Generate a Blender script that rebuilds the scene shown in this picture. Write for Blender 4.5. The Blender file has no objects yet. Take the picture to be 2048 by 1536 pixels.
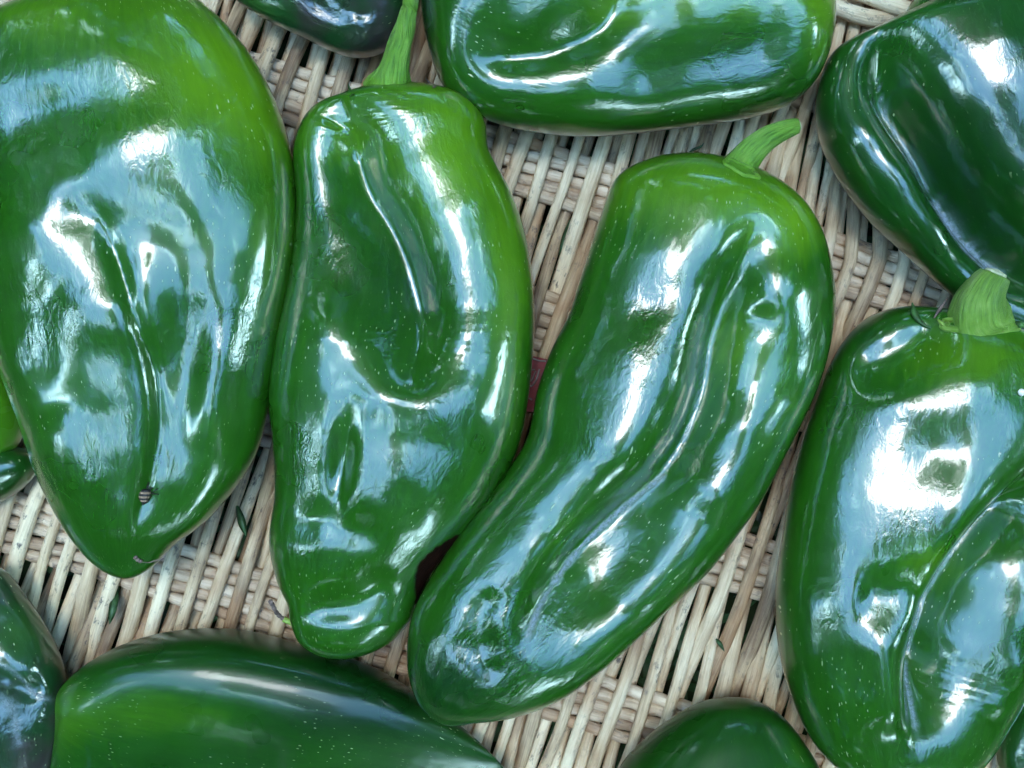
import bpy, math, random
import numpy as np
from mathutils import Vector
random.seed(7); rng = np.random.RandomState(7)
D = bpy.data
scene = bpy.context.scene
COL = scene.collection

# ------------------------------------------------------------------ camera, sky, sun, exposure
CAM_H = 0.21            # metres above the tray
FPX = 1950.0            # focal length in photo pixels (photo is 2048 px wide)
cam = D.cameras.new('camera'); cam.sensor_width = 36.0; cam.lens = 36.0*FPX/2048.0
cam.clip_start = 0.005; cam.clip_end = 500
co = D.objects.new('camera', cam); COL.objects.link(co); co.location = (0, 0, CAM_H)
scene.camera = co

SUN_EL, SUN_AZ = math.radians(74), math.radians(-20)      # azimuth from +Y towards +X
w = D.worlds.new('World'); scene.world = w; w.use_nodes = True
wt = w.node_tree; wt.nodes.clear()
def wn(t, **k):
    n = wt.nodes.new(t)
    for a, b in k.items(): setattr(n, a, b)
    return n
sky = wn('ShaderNodeTexSky', sky_type='NISHITA', sun_disc=False, sun_elevation=SUN_EL, sun_rotation=SUN_AZ, dust_density=.3, ozone_density=2.6)
tc = wn('ShaderNodeTexCoord')
cn = wn('ShaderNodeTexNoise'); cn.inputs['Scale'].default_value = 2.0; cn.inputs['Detail'].default_value = 5; cn.inputs['Roughness'].default_value = .55
mp = wn('ShaderNodeMapping'); mp.inputs['Location'].default_value = (.35, .2, 0)
cr = wn('ShaderNodeValToRGB'); cr.color_ramp.elements[0].position = .50; cr.color_ramp.elements[1].position = .585
mx = wn('ShaderNodeMix', data_type='RGBA')
mx.inputs['B'].default_value = (11, 12.4, 13.4, 1)              # sunlit cloud
bg = wn('ShaderNodeBackground'); bg.inputs['Strength'].default_value = .15
wo = wn('ShaderNodeOutputWorld')
L = wt.links.new
L(tc.outputs['Generated'], mp.inputs['Vector']); L(mp.outputs[0], cn.inputs['Vector']); L(cn.outputs['Fac'], cr.inputs['Fac'])
L(cr.outputs['Color'], mx.inputs['Factor']); L(sky.outputs['Color'], mx.inputs['A'])
tint = wn('ShaderNodeMix', data_type='RGBA', blend_type='MULTIPLY'); tint.inputs['Factor'].default_value = 1; tint.inputs['B'].default_value = (.79, 1.10, 1.12, 1)   # the phone's cool white balance
L(mx.outputs['Result'], tint.inputs['A']); L(tint.outputs['Result'], bg.inputs['Color']); L(bg.outputs[0], wo.inputs['Surface'])
sl = D.lights.new('sun', 'SUN'); sl.energy = .16; sl.angle = math.radians(22); sl.color = (1, .86, .74)
so = D.objects.new('sun', sl); COL.objects.link(so)
sd = Vector((math.sin(SUN_AZ)*math.cos(SUN_EL), math.cos(SUN_AZ)*math.cos(SUN_EL), math.sin(SUN_EL)))
so.rotation_euler = sd.to_track_quat('Z', 'Y').to_euler()
vs = scene.view_settings
scene.cycles.max_bounces = 5; scene.cycles.diffuse_bounces = 3; scene.cycles.glossy_bounces = 3; scene.cycles.use_adaptive_sampling = True; scene.cycles.adaptive_threshold = .03
vs.view_transform = 'Standard'; vs.look = 'None'; vs.gamma = 1; vs.exposure = 3.42

# ------------------------------------------------------------------ helpers
U = 1e-4                                    # one "unit" used for small sizes: 0.1 mm
def at(px, py, z=0.0):                      # photo reading -> place on the level z (metres)
    s = (CAM_H - z)/FPX
    return ((px-1024)*s, (768-py)*s, z)

def tag(o, label=None, cat=None, group=None, kind=None):
    if label: o['label'] = label
    if cat: o['category'] = cat
    if group: o['group'] = group
    if kind: o['kind'] = kind
    return o
def empty(name, loc, label=None, cat=None, group=None):
    o = D.objects.new(name, None); COL.objects.link(o); o.location = loc; o.empty_display_size = .01
    return tag(o, label, cat, group)
def mesh_obj(name, V, F, mat, parent=None, uv=None, attrs=None, smooth=True):
    """V (n,3) world coordinates, F (m,4) quads or list"""
    V = np.asarray(V, dtype=np.float64)
    if parent is not None: V = V - np.array(parent.location)
    me = D.meshes.new(name)
    F = np.asarray(F, dtype=np.int32)
    n, k = F.shape
    me.vertices.add(len(V)); me.vertices.foreach_set('co', V.ravel())
    me.loops.add(n*k); me.loops.foreach_set('vertex_index', F.ravel())
    me.polygons.add(n); me.polygons.foreach_set('loop_start', np.arange(0, n*k, k, dtype=np.int32))
    me.update(calc_edges=True)
    if smooth: me.polygons.foreach_set('use_smooth', np.ones(n, dtype=bool))
    if uv is not None:
        l = me.uv_layers.new(name='UVMap'); l.data.foreach_set('uv', np.asarray(uv)[F.ravel()].astype(np.float32).ravel())
    for a, v in (attrs or {}).items():
        at_ = me.attributes.new(a, 'FLOAT', 'POINT'); at_.data.foreach_set('value', np.asarray(v, dtype=np.float32))
    me.validate()
    me.materials.append(mat)
    o = D.objects.new(name, me); COL.objects.link(o)
    if parent is not None: o.parent = parent
    return o

def catmull(P, K, closed=False):
    P = np.asarray(P, float); n = len(P)
    if closed: Q = [P[(i) % n] for i in range(-1, n+2)]; m = n
    else: Q = [2*P[0]-P[1]] + list(P) + [2*P[-1]-P[-2]]; m = n-1
    out = []
    t = np.linspace(0, 1, K, endpoint=False)[:, None]
    for i in range(m):
        a, b, c, d = Q[i], Q[i+1], Q[i+2], Q[i+3]
        out.append(.5*((2*b)+(-a+c)*t+(2*a-5*b+4*c-d)*t*t+(-a+3*b-3*c+d)*t**3))
    out = np.vstack(out)
    if not closed: out = np.vstack([out, P[-1:]])
    return out

_lat = rng.rand(256, 256)
def vnoise(x, y):
    xi = np.floor(x).astype(int); yi = np.floor(y).astype(int)
    fx = x-xi; fy = y-yi; fx = fx*fx*fx*(fx*(fx*6-15)+10); fy = fy*fy*fy*(fy*(fy*6-15)+10)
    g = lambda a, b: _lat[a & 255, b & 255]
    return ((g(xi, yi)*(1-fx)+g(xi+1, yi)*fx)*(1-fy)+(g(xi, yi+1)*(1-fx)+g(xi+1, yi+1)*fx)*fy)*2-1
def fbm(x, y, o=3):
    s = 0; a = 1
    for i in range(o): s = s+a*vnoise(x*(2**i)+17*i, y*(2**i)+31*i); a *= .5
    return s
def sstep(a, b, x):
    t = np.clip((x-a)/(b-a), 0, 1); return t*t*(3-2*t)

def tube(pts, radii, sides=10, flat=1.0, cap=True, twist=0.0):
    """pts (n,3) metres, radii metres -> V, F, uv"""
    P = np.asarray(pts, float); n = len(P); r = np.asarray(radii, float)*np.ones(n)
    T = np.gradient(P, axis=0); T /= np.linalg.norm(T, axis=1)[:, None]+1e-12
    up = np.array([0, 0, 1.0]); 
    if abs(T[:, 2]).max() > .9: up = np.array([.3, .9, .1])
    A = np.cross(T, up); A /= np.linalg.norm(A, axis=1)[:, None]+1e-12
    B = np.cross(A, T)
    th = np.linspace(0, 2*math.pi, sides, endpoint=False)+twist
    V = P[:, None, :]+r[:, None, None]*(np.cos(th)[None, :, None]*A[:, None, :]+flat*np.sin(th)[None, :, None]*B[:, None, :])
    ln = np.concatenate([[0], np.cumsum(np.linalg.norm(np.diff(P, axis=0), axis=1))])
    uv = np.stack([np.repeat(ln[:, None], sides, 1), np.abs(th/(2*math.pi)-.5)[None, :].repeat(n, 0)*r.mean()*6], -1)
    V = V.reshape(-1, 3); uv = uv.reshape(-1, 2)
    i = np.arange(n-1)[:, None]*sides; j = np.arange(sides)[None, :]; j2 = (j+1) % sides
    F = np.stack([i+j, i+j2, i+sides+j2, i+sides+j], -1).reshape(-1, 4)
    if cap:
        k = len(V); V = np.vstack([V, P[0]-T[0]*r[0]*.25, P[-1]+T[-1]*r[-1]*.25]); uv = np.vstack([uv, uv[0], uv[-1]])
        jj = np.arange(sides); c0 = np.stack([np.full(sides, k), (jj+1) % sides, jj, np.full(sides, k)], -1)
        b = (n-1)*sides; c1 = np.stack([np.full(sides, k+1), b+jj, b+(jj+1) % sides, np.full(sides, k+1)], -1)
        # caps as degenerate-free quads: pair neighbouring triangles
        c0 = np.stack([np.full(sides//2, k), (2*np.arange(sides//2)+2) % sides, 2*np.arange(sides//2)+1, 2*np.arange(sides//2)], -1)
        c1 = np.stack([np.full(sides//2, k+1), b+2*np.arange(sides//2), b+2*np.arange(sides//2)+1, b+(2*np.arange(sides//2)+2) % sides], -1)
        F = np.vstack([F, c0, c1])
    return V, F, uv

# ------------------------------------------------------------------ materials
class NT:
    def __init__(s, name):
        s.m = D.materials.new(name); s.m.use_nodes = True; s.t = s.m.node_tree; s.t.nodes.clear()
        s.out = s.n('ShaderNodeOutputMaterial'); s.b = s.n('ShaderNodeBsdfPrincipled'); s.l(s.b.outputs[0], s.out.inputs['Surface'])
    def n(s, t, ins=None, **k):
        n = s.t.nodes.new(t)
        for a, b in k.items(): setattr(n, a, b)
        for a, b in (ins or {}).items():
            if hasattr(b, 'is_linked'): s.l(b, n.inputs[a])
            else: n.inputs[a].default_value = b
        return n
    def l(s, a, b): s.t.links.new(a, b)
    def set(s, **k):
        for a, b in k.items():
            a = a.replace('_', ' ')
            if hasattr(b, 'is_linked'): s.l(b, s.b.inputs[a])
            else: s.b.inputs[a].default_value = b
    def mix(s, f, a, b, bt='MIX'):
        n = s.n('ShaderNodeMix', data_type='RGBA', blend_type=bt)
        for k, v in (('Factor', f), ('A', a), ('B', b)):
            if hasattr(v, 'is_linked'): s.l(v, n.inputs[k])
            else: n.inputs[k].default_value = v
        return n.outputs['Result']
    def math(s, op, a, b=0.0, c=0.0):
        n = s.n('ShaderNodeMath', operation=op)
        for i, v in enumerate((a, b, c)):
            if hasattr(v, 'is_linked'): s.l(v, n.inputs[i])
            else: n.inputs[i].default_value = v
        return n.outputs[0]
    def ramp(s, f, els, interp='LINEAR'):
        n = s.n('ShaderNodeValToRGB'); c = n.color_ramp; c.interpolation = interp
        while len(c.elements) < len(els): c.elements.new(.5)
        for e, (p, col) in zip(c.elements, els):
            e.position = p; e.color = col if len(col) == 4 else (*col, 1)
        s.l(f, n.inputs['Fac']); return n.outputs['Color']
    def noise(s, vec, scale, detail=3, rough=.5, dist=0.0, dim='3D'):
        n = s.n('ShaderNodeTexNoise', {'Scale': scale, 'Detail': detail, 'Roughness': rough, 'Distortion': dist}); s.l(vec, n.inputs['Vector'])
        return n.outputs['Fac']
    def map(s, vec, scale=(1, 1, 1), loc=(0, 0, 0), rot=(0, 0, 0)):
        n = s.n('ShaderNodeMapping', {'Scale': scale, 'Location': loc, 'Rotation': rot}); s.l(vec, n.inputs['Vector']); return n.outputs[0]

def pepper_mat(name, deep=(.003, .028, .004), mid=(.015, .092, .003), light=(.10, .235, .004), rough=.30, seed=0.0, speck=1.0, wrinkle=.3, bruise=None, seam=False, scarred=False, gloss=1.0):
    t = NT(name)
    uv = t.n('ShaderNodeUVMap', uv_map='UVMap').outputs[0]       # metres: across, along
    obj = t.n('ShaderNodeTexCoord').outputs['Object']
    A = lambda a: t.n('ShaderNodeAttribute', attribute_name=a).outputs['Fac']
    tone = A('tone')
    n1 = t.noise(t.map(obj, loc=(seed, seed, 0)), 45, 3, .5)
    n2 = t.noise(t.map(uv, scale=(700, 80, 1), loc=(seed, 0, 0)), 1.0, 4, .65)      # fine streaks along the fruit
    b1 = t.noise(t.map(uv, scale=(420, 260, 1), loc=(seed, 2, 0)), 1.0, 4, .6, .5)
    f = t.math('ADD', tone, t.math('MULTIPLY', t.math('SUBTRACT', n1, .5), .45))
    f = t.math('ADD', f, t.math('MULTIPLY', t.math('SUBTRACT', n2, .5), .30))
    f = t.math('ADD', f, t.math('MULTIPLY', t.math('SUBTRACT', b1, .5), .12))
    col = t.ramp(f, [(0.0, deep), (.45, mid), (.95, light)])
    if bruise:
        nb = t.noise(t.map(obj, loc=(3, seed, 0)), 60, 5, .6)
        col = t.mix(t.ramp(nb, [(.45, (0, 0, 0)), (.62, (1, 1, 1))]), col, (*bruise, 1))
    reg = t.ramp(n1, [(.50, (.04, .04, .04)), (.60, (1, 1, 1))])
    # pale lenticels: little dashes lying along the fruit
    def dashes(sx, sy, r0, keep, off):
        v = t.n('ShaderNodeTexVoronoi', {'Scale': 1.0, 'Randomness': 1.0}, voronoi_dimensions='2D'); t.l(t.map(uv, scale=(sx, sy, 1), loc=(off, off*.7, 0)), v.inputs['Vector'])
        k = t.n('ShaderNodeSeparateColor'); t.l(v.outputs['Color'], k.inputs[0])
        size = t.math('MULTIPLY_ADD', k.outputs[1], r0*1.1, r0*.25)          # every dash its own size
        d = t.math('SUBTRACT', 1.0, t.math('DIVIDE', v.outputs['Distance'], size)); d = t.math('MINIMUM', t.math('MAXIMUM', t.math('MULTIPLY', d, 2.5), 0.0), 1.0)
        return t.math('MULTIPLY', t.math('MULTIPLY', d, t.math('GREATER_THAN', k.outputs[0], keep)), reg)
    dd = t.math('MULTIPLY', t.math('MAXIMUM', dashes(900, 380, .10, .42, seed+1.3), dashes(430, 130, .085, .86, seed+5.1)), .75*speck)
    col = t.mix(dd, col, (.36, .46, .22, 1))
    rr = t.ramp(n1, [(.30, (rough*.8,)*3), (.7, (rough*1.3,)*3)])
    h = t.math('MULTIPLY', n1, .00020)
    wz = t.ramp(n1, [(.40, (1, 1, 1)), (.60, (.15, .15, .15))])
    h = t.math('ADD', h, t.math('MULTIPLY', t.math('MULTIPLY', b1, wz), .00020*wrinkle))
    h = t.math('ADD', h, t.math('MULTIPLY', dd, .00004))
    coat = gloss; spec = .16
    if seam:            # dull pale bluish seams
        crease = A('crease'); cnz = t.noise(obj, 1400, 4, .7)
        cf = t.math('MULTIPLY', crease, t.ramp(cnz, [(.30, (.15, .15, .15)), (.6, (1, 1, 1))]))
        col = t.mix(t.math('MULTIPLY', cf, .8), col, (.30, .36, .46, 1))
        rr = t.math('ADD', rr, t.math('MULTIPLY', crease, .3)); coat = t.math('MULTIPLY_ADD', crease, -.8, 1.0)
        h = t.math('ADD', h, t.math('MULTIPLY', t.math('MULTIPLY', cnz, crease), .0005))
    if scarred:         # dry brown scar
        scar = A('scar'); snz = t.noise(t.map(uv, scale=(2500, 400, 1)), 1.0, 4, .7)
        col = t.mix(scar, col, t.ramp(snz, [(.35, (.003, .0015, .001)), (.7, (.035, .012, .006))]))
        rr = t.math('ADD', rr, t.math('MULTIPLY', scar, .4)); coat = t.math('MULTIPLY_ADD', scar, -1.0, 1.0); spec = t.math('MULTIPLY_ADD', scar, -.14, .16)
        h = t.math('ADD', h, t.math('MULTIPLY', t.math('MULTIPLY', snz, scar), .0008))
    t.set(Base_Color=col, Roughness=rr, IOR=1.7, Specular_IOR_Level=spec)
    t.set(Coat_Weight=coat, Coat_Roughness=.10, Coat_IOR=1.68)
    bn = t.n('ShaderNodeBump', {'Strength': 1.0, 'Distance': 1.0}); t.l(h, bn.inputs['Height'])
    t.set(Normal=bn.outputs[0]); t.l(bn.outputs[0], t.b.inputs['Coat Normal'])
    return t.m

def stem_mat(name, a=(.04, .15, .008), b=(.13, .30, .02), c=(.24, .40, .06)):
    t = NT(name)
    uv = t.n('ShaderNodeUVMap', uv_map='UVMap').outputs[0]; obj = t.n('ShaderNodeTexCoord').outputs['Object']
    n = t.noise(t.map(uv, scale=(160, 1600, 1)), 1.0, 5, .65)
    n2 = t.noise(obj, 260, 3, .6)
    col = t.ramp(t.math('ADD', t.math('MULTIPLY', n, .7), t.math('MULTIPLY', n2, .4)), [(.35, a), (.55, b), (.75, c)])
    pt = t.noise(t.map(obj, loc=(2, 3, 1)), 420, 2, .5)
    col = t.mix(t.ramp(pt, [(.68, (0, 0, 0)), (.76, (.6, .6, .6))]), col, (.03, .05, .012, 1))
    t.set(Base_Color=col, Roughness=.38, Specular_IOR_Level=.5, Subsurface_Weight=.1, Subsurface_Radius=(.6, 1, .2), Subsurface_Scale=.001)
    bn = t.n('ShaderNodeBump', {'Strength': 1.0, 'Distance': 1.0}); t.l(t.math('MULTIPLY', n, .0010), bn.inputs['Height']); t.set(Normal=bn.outputs[0])
    return t.m

def wicker_mat(name, c0=(.22, .135, .075), c1=(.57, .41, .24), c2=(.82, .665, .43)):
    t = NT(name)
    uv = t.n('ShaderNodeUVMap', uv_map='UVMap').outputs[0]
    rnd = t.n('ShaderNodeObjectInfo').outputs['Random']
    off = t.n('ShaderNodeCombineXYZ'); t.l(t.math('MULTIPLY', rnd, 37.0), off.inputs[0]); t.l(t.math('MULTIPLY', rnd, 11.0), off.inputs[1]); t.l(rnd, off.inputs[2])
    v = t.n('ShaderNodeVectorMath', operation='ADD'); t.l(uv, v.inputs[0]); t.l(off.outputs[0], v.inputs[1]); v = v.outputs[0]
    grain = t.noise(t.map(v, scale=(120, 2600, 1)), 1.0, 4, .6)
    broad = t.noise(t.map(v, scale=(55, 120, 1)), 1.0, 3, .55)
    f = t.math('ADD', t.math('MULTIPLY', grain, .35), t.math('MULTIPLY', broad, .75))
    f = t.math('ADD', f, t.math('MULTIPLY', t.math('SUBTRACT', rnd, .5), .22))
    col = t.ramp(f, [(.34, c0), (.52, c1), (.70, c2)])
    st = t.noise(t.map(v, scale=(28, 60, 1), loc=(4, 4, 0)), 1.0, 3, .6)
    col = t.mix(t.ramp(st, [(.56, (0, 0, 0)), (.70, (.8, .8, .8))]), col, (.40, .20, .085, 1))
    mol = t.noise(t.map(v, scale=(420, 700, 1), loc=(9, 1, 0)), 1.0, 4, .7)
    mreg = t.noise(t.map(v, scale=(45, 90, 1), loc=(1, 9, 0)), 1.0, 2, .5)
    m = t.math('MULTIPLY', t.ramp(mol, [(.54, (0, 0, 0)), (.68, (1, 1, 1))]), t.ramp(mreg, [(.45, (.1, .1, .1)), (.62, (.9, .9, .9))]))
    col = t.mix(m, col, (.07, .055, .055, 1))
    t.set(Base_Color=col, Roughness=.55, Specular_IOR_Level=.35)
    bn = t.n('ShaderNodeBump', {'Strength': .8, 'Distance': 1.0})
    t.l(t.math('ADD', t.math('MULTIPLY', grain, .0004), t.math('MULTIPLY', mol, .00025)), bn.inputs['Height']); t.set(Normal=bn.outputs[0])
    return t.m

def plain(name, col, rough=.6, var=.3, scale=300, spec=.4):
    t = NT(name); obj = t.n('ShaderNodeTexCoord').outputs['Object']
    n = t.noise(obj, scale, 4, .6)
    a = tuple(c*(1-var) for c in col); b = tuple(min(1, c*(1+var)) for c in col)
    t.set(Base_Color=t.ramp(n, [(.35, a), (.65, b)]), Roughness=rough, Specular_IOR_Level=spec)
    return t.m

# ------------------------------------------------------------------ large structure: lawn, unseen trees added round it
GZ = -0.016
lawn_m = NT('lawn'); oc = lawn_m.n('ShaderNodeTexCoord').outputs['Object']
lawn_m.set(Base_Color=lawn_m.ramp(lawn_m.noise(oc, 60, 6, .7), [(.35, (.012, .022, .008)), (.6, (.03, .06, .014)), (.8, (.07, .06, .03))]), Roughness=.9)
R_ = 200
mesh_obj('lawn', [(-R_, -R_, GZ), (R_, -R_, GZ), (R_, R_, GZ), (-R_, R_, GZ)], [(0, 1, 2, 3)], lawn_m.m)
tag(D.objects['lawn'], kind='structure')

# grass under the tray
n = 5200
gx = rng.uniform(-.19, .19, n); gy = rng.uniform(-.15, .15, n); a = rng.uniform(0, 2*math.pi, n)
ln = rng.uniform(.006, .018, n); wd = rng.uniform(.0006, .0013, n); zt = rng.uniform(.002, .0085, n)
base = np.stack([gx, gy, np.full(n, GZ+.0005)], 1)
d = np.stack([np.cos(a), np.sin(a), np.zeros(n)], 1); s = np.stack([-np.sin(a), np.cos(a), np.zeros(n)], 1)
mid_ = base+d*(ln*.5)[:, None]+np.stack([0*zt, 0*zt, zt], 1); tip_ = base+d*ln[:, None]+np.stack([0*zt, 0*zt, zt*.7], 1)
V = np.stack([base-s*wd[:, None], base+s*wd[:, None], mid_+s*wd[:, None]*.9, mid_-s*wd[:, None]*.9, tip_+s*wd[:, None]*.15, tip_-s*wd[:, None]*.15], 1).reshape(-1, 3)
i6 = np.arange(n)[:, None]*6
F = np.concatenate([i6+np.array([[0, 1, 2, 3]]), i6+np.array([[3, 2, 4, 5]])], 0)
grass_m = plain('grass_blade', (.035, .10, .03), .5, .6, 80)
tag(mesh_obj('grass', V, F, grass_m, smooth=False), 'dark green lawn grass seen through the gaps of the tray', 'grass', kind='stuff')

# unseen trees added round the spot (they close the lower part of the sky and are mirrored in the fruit)
leaf_m = plain('tree_leaf', (.022, .055, .014), .6, .4, 3)
bark_m = plain('bark', (.07, .05, .035), .9, .4, 9)
def tree(x, y, h, r, nleaf, label):
    e = empty('added_tree', (x, y, GZ), label, 'tree', 'unseen trees added round the lawn')
    zs = np.linspace(GZ, h*.75, 9); ph = rng.uniform(0, 6, 2)
    P = np.stack([x+.15*np.sin(zs*.9+ph[0]), y+.15*np.sin(zs*.8+ph[1]), zs], 1)
    V, F, uv = tube(P, np.linspace(.16, .06, 9), 10); mesh_obj('trunk', V, F, bark_m, e, uv)
    nc = 26; cen = rng.normal(0, 1, (nc, 3)); cen /= np.linalg.norm(cen, axis=1)[:, None]; cen *= (rng.rand(nc, 1)**.4)*r*np.array([1, 1, 1.1])
    cen += np.array([x, y, h-r*.9])
    q = rng.randint(0, nc, nleaf); dd = rng.normal(0, 1, (nleaf, 3)); dd /= np.linalg.norm(dd, axis=1)[:, None]
    c = cen[q]+dd*(rng.rand(nleaf, 1)**.5)*r*.42
    u = rng.normal(0, 1, (nleaf, 3)); u /= np.linalg.norm(u, axis=1)[:, None]; v = np.cross(u, rng.normal(0, 1, (nleaf, 3))); v /= np.linalg.norm(v, axis=1)[:, None]
    sz = rng.uniform(.10, .20, (nleaf, 1))
    V = np.stack([c-u*sz, c+v*sz*.55, c+u*sz, c-v*sz*.55], 1).reshape(-1, 3); F = np.arange(nleaf*4).reshape(-1, 4)
    mesh_obj('crown', V, F, leaf_m, e, smooth=False)
    if k == 0:          # added leafy branch stands in for phone and hands, darkening the zenith reflection
        P = catmull(np.array([(x, y, 3.1), (x-.1, y+.9, 3.45), (.05, -.6, 3.5), (.1, .1, 3.45)]), 8)
        V, F, uv = tube(P, np.linspace(.05, .012, len(P)), 8); mesh_obj('shading_bough', V, F, bark_m, e, uv)
        n_ = 900; c = rng.normal(0, 1, (n_, 3)); c /= np.linalg.norm(c, axis=1)[:, None]; c = c*(rng.rand(n_, 1)**.45)*np.array([.62, .72, .28])+np.array([.05, -.45, 3.5])
        u = rng.normal(0, 1, (n_, 3)); u /= np.linalg.norm(u, axis=1)[:, None]; v = np.cross(u, rng.normal(0, 1, (n_, 3))); v /= np.linalg.norm(v, axis=1)[:, None]
        sz = rng.uniform(.07, .12, (n_, 1)); V = np.stack([c-u*sz, c+v*sz*.55, c+u*sz, c-v*sz*.55], 1).reshape(-1, 3)
        mesh_obj('shading_foliage', V, np.arange(n_*4).reshape(-1, 4), leaf_m, e, smooth=False)
TREES = [(0.2, -2.3, 5.4, 2.0), (-4.6, -4.4, 5.6, 2.3), (4.8, -4.2, 5.6, 2.3), (-6.0, 2.2, 5.6, 2.4), (6.2, 3.6, 6, 2.4), (-1.5, 7.4, 6.2, 2.5), (-.9, -5.9, 6, 2.4), (-3.0, -2.6, 4.6, 1.6), (3.5, -1.9, 4.8, 1.7), (-4.9, .6, 5.0, 1.8), (4.9, 1.3, 5.2, 1.8), (-2.5, 3.0, 5.2, 1.9), (.2, 2.75, 5.2, 1.9), (2.7, 3.1, 5.6, 1.9)]  # first tree stands in for the person bending over the tray
for k, (x, y, h, r) in enumerate(TREES):
    if y > -2: x *= 1.08; y *= 1.08
    tree(x, y, h, r, 3600, ['dense', 'low', 'wide', 'bushy', 'far', 'farthest', 'slender', 'smaller', 'spreading', 'tall', 'round', 'dark', 'broad', 'leafy'][k]+' broadleaf tree added out of view to close off part of the sky')

# leafy ring added out of view to close off the low sky
th = np.linspace(0, 2*math.pi, 120, endpoint=False); zz = np.linspace(GZ, 3.6, 14)
TH, ZZ = np.meshgrid(th, zz, indexing='ij')
RR = 8.2+.35*vnoise(TH*9, ZZ*3)+.25*vnoise(TH*27, ZZ*7)+.25*np.maximum(ZZ-3.2, 0)
ZZ2 = ZZ*(1+.12*vnoise(TH*5, TH*0))
V = np.stack([RR*np.cos(TH), RR*np.sin(TH), ZZ2], -1).reshape(-1, 3)
V = np.vstack([V, np.stack([(RR+1)*np.cos(TH), (RR+1)*np.sin(TH), ZZ2], -1).reshape(-1, 3)])
m = 14; i_ = np.arange(120)[:, None]*m; i2 = ((np.arange(120)+1) % 120)[:, None]*m; j_ = np.arange(m-1)[None, :]
Fi = np.stack([i_+j_, i_+j_+1, i2+j_+1, i2+j_], -1).reshape(-1, 4); o_ = 120*m
tp = np.stack([i_[:, 0]+m-1, i_[:, 0]+m-1+o_, i2[:, 0]+m-1+o_, i2[:, 0]+m-1], -1)
tag(mesh_obj('added_hedge', V, np.vstack([Fi, Fi[:, ::-1]+o_, tp]), leaf_m, smooth=False), 'tall green ring of leaves added out of view to close off the low sky', 'added_hedge')

# ------------------------------------------------------------------ the wicker tray
tray = empty('wicker_tray', (0, 0, GZ+.003), 'pale woven wicker tray that carries all the green peppers', 'tray')
WM = wicker_mat('peeled_willow')
WR = wicker_mat('willow_rod', (.26, .165, .10), (.54, .39, .25), (.74, .59, .41))
SL = .31
def band_y(j, x):                            # middle of the j-th band of rods
    return [-10, 345, 645, 1010, 1385, 1740][j] + SL*(x-1100)
BANDS = 6
def P3(px, py, zu): return at(px, py, 0)[:2] + (zu*U,)
def stake_x(x0, y):
    k = sstep(1350, 1750, x0)*1.0
    t1 = -.325; 
    x = x0 + t1*(y-700)
    top = np.clip(520-y, 0, 900)
    x = x - k*top*.26                       # the stakes stand steeper towards the far corner
    return x
i = 0; x0 = -560.0
while x0 < 2900:
    ys = np.arange(-420, 2060, 14.0)
    ph = rng.uniform(0, 6, 3)
    x = stake_x(x0, ys) + 5.0*np.sin(ys/150+ph[0]) + 2.0*np.sin(ys/61+ph[1])
    z = np.zeros_like(ys)
    # knots: at band j the stake lies over (0) or under (-45)
    yb = []; zb = []
    for j in range(BANDS):
        yc = band_y(j, x0); 
        for _ in range(4): yc = band_y(j, float(np.interp(yc, ys, x)))
        lv = 0 if (i+j) % 2 == 0 else -44
        yb += [yc-58, yc, yc+58]; zb += [lv-3, lv, lv-3]
    z = np.interp(ys, yb, zb); z = np.convolve(np.pad(z, 3, 'edge'), np.ones(7)/7, 'valid')
    z = z+1.5*np.sin(ys/90+ph[2])
    r0 = rng.uniform(11.2, 15.4)
    rr = r0*(1+.07*np.sin(ys/170+ph[1]))
    s0 = CAM_H/FPX
    pts = np.stack([(x-1024)*s0, (768-ys)*s0, z*U], 1)
    V, F, uv = tube(pts, rr*s0, 10, .9)
    mesh_obj('stake', V, F, WM, tray, uv)
    x0 += rng.uniform(22.5, 29.5); i += 1
# rods of the bands
for j in range(BANDS):
    nr = 5
    for k in range(nr):
        xs = np.arange(-420, 2480, 7.0); ph = rng.uniform(0, 6, 3)
        y = band_y(j, xs)+(k-(nr-1)/2)*25.5+1.8*np.sin(xs/120+ph[0])+1.2*np.sin(xs/43+ph[1])
        z = -23+4.5*np.sin(xs/(49.5/2/math.pi)*1.0+ph[2]*.3+j*math.pi)+1.2*np.sin(xs/77+ph[1])
        s0 = CAM_H/FPX
        pts = np.stack([(xs-1024)*s0, (768-y)*s0, z*U], 1)
        V, F, uv = tube(pts, rng.uniform(12.0, 13.4)*s0, 9)
        mesh_obj('rod', V, F, WR, tray, uv)
# plaited edge in the far corner
for k in range(4):
    t_ = np.linspace(0, 1, 40)
    xs = 1560+t_*520; ph = k*1.6
    y = -18+k*13+20*np.sin(t_*9+ph)+t_*10; z = 22+16*np.cos(t_*9+ph)
    pts = np.array([P3(a, b, c) for a, b, c in zip(xs, y, z)])
    V, F, uv = tube(pts, 17*U*(1+.1*np.sin(t_*13+k)), 10); mesh_obj('braid_strand', V, F, WM, tray, uv)

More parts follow.
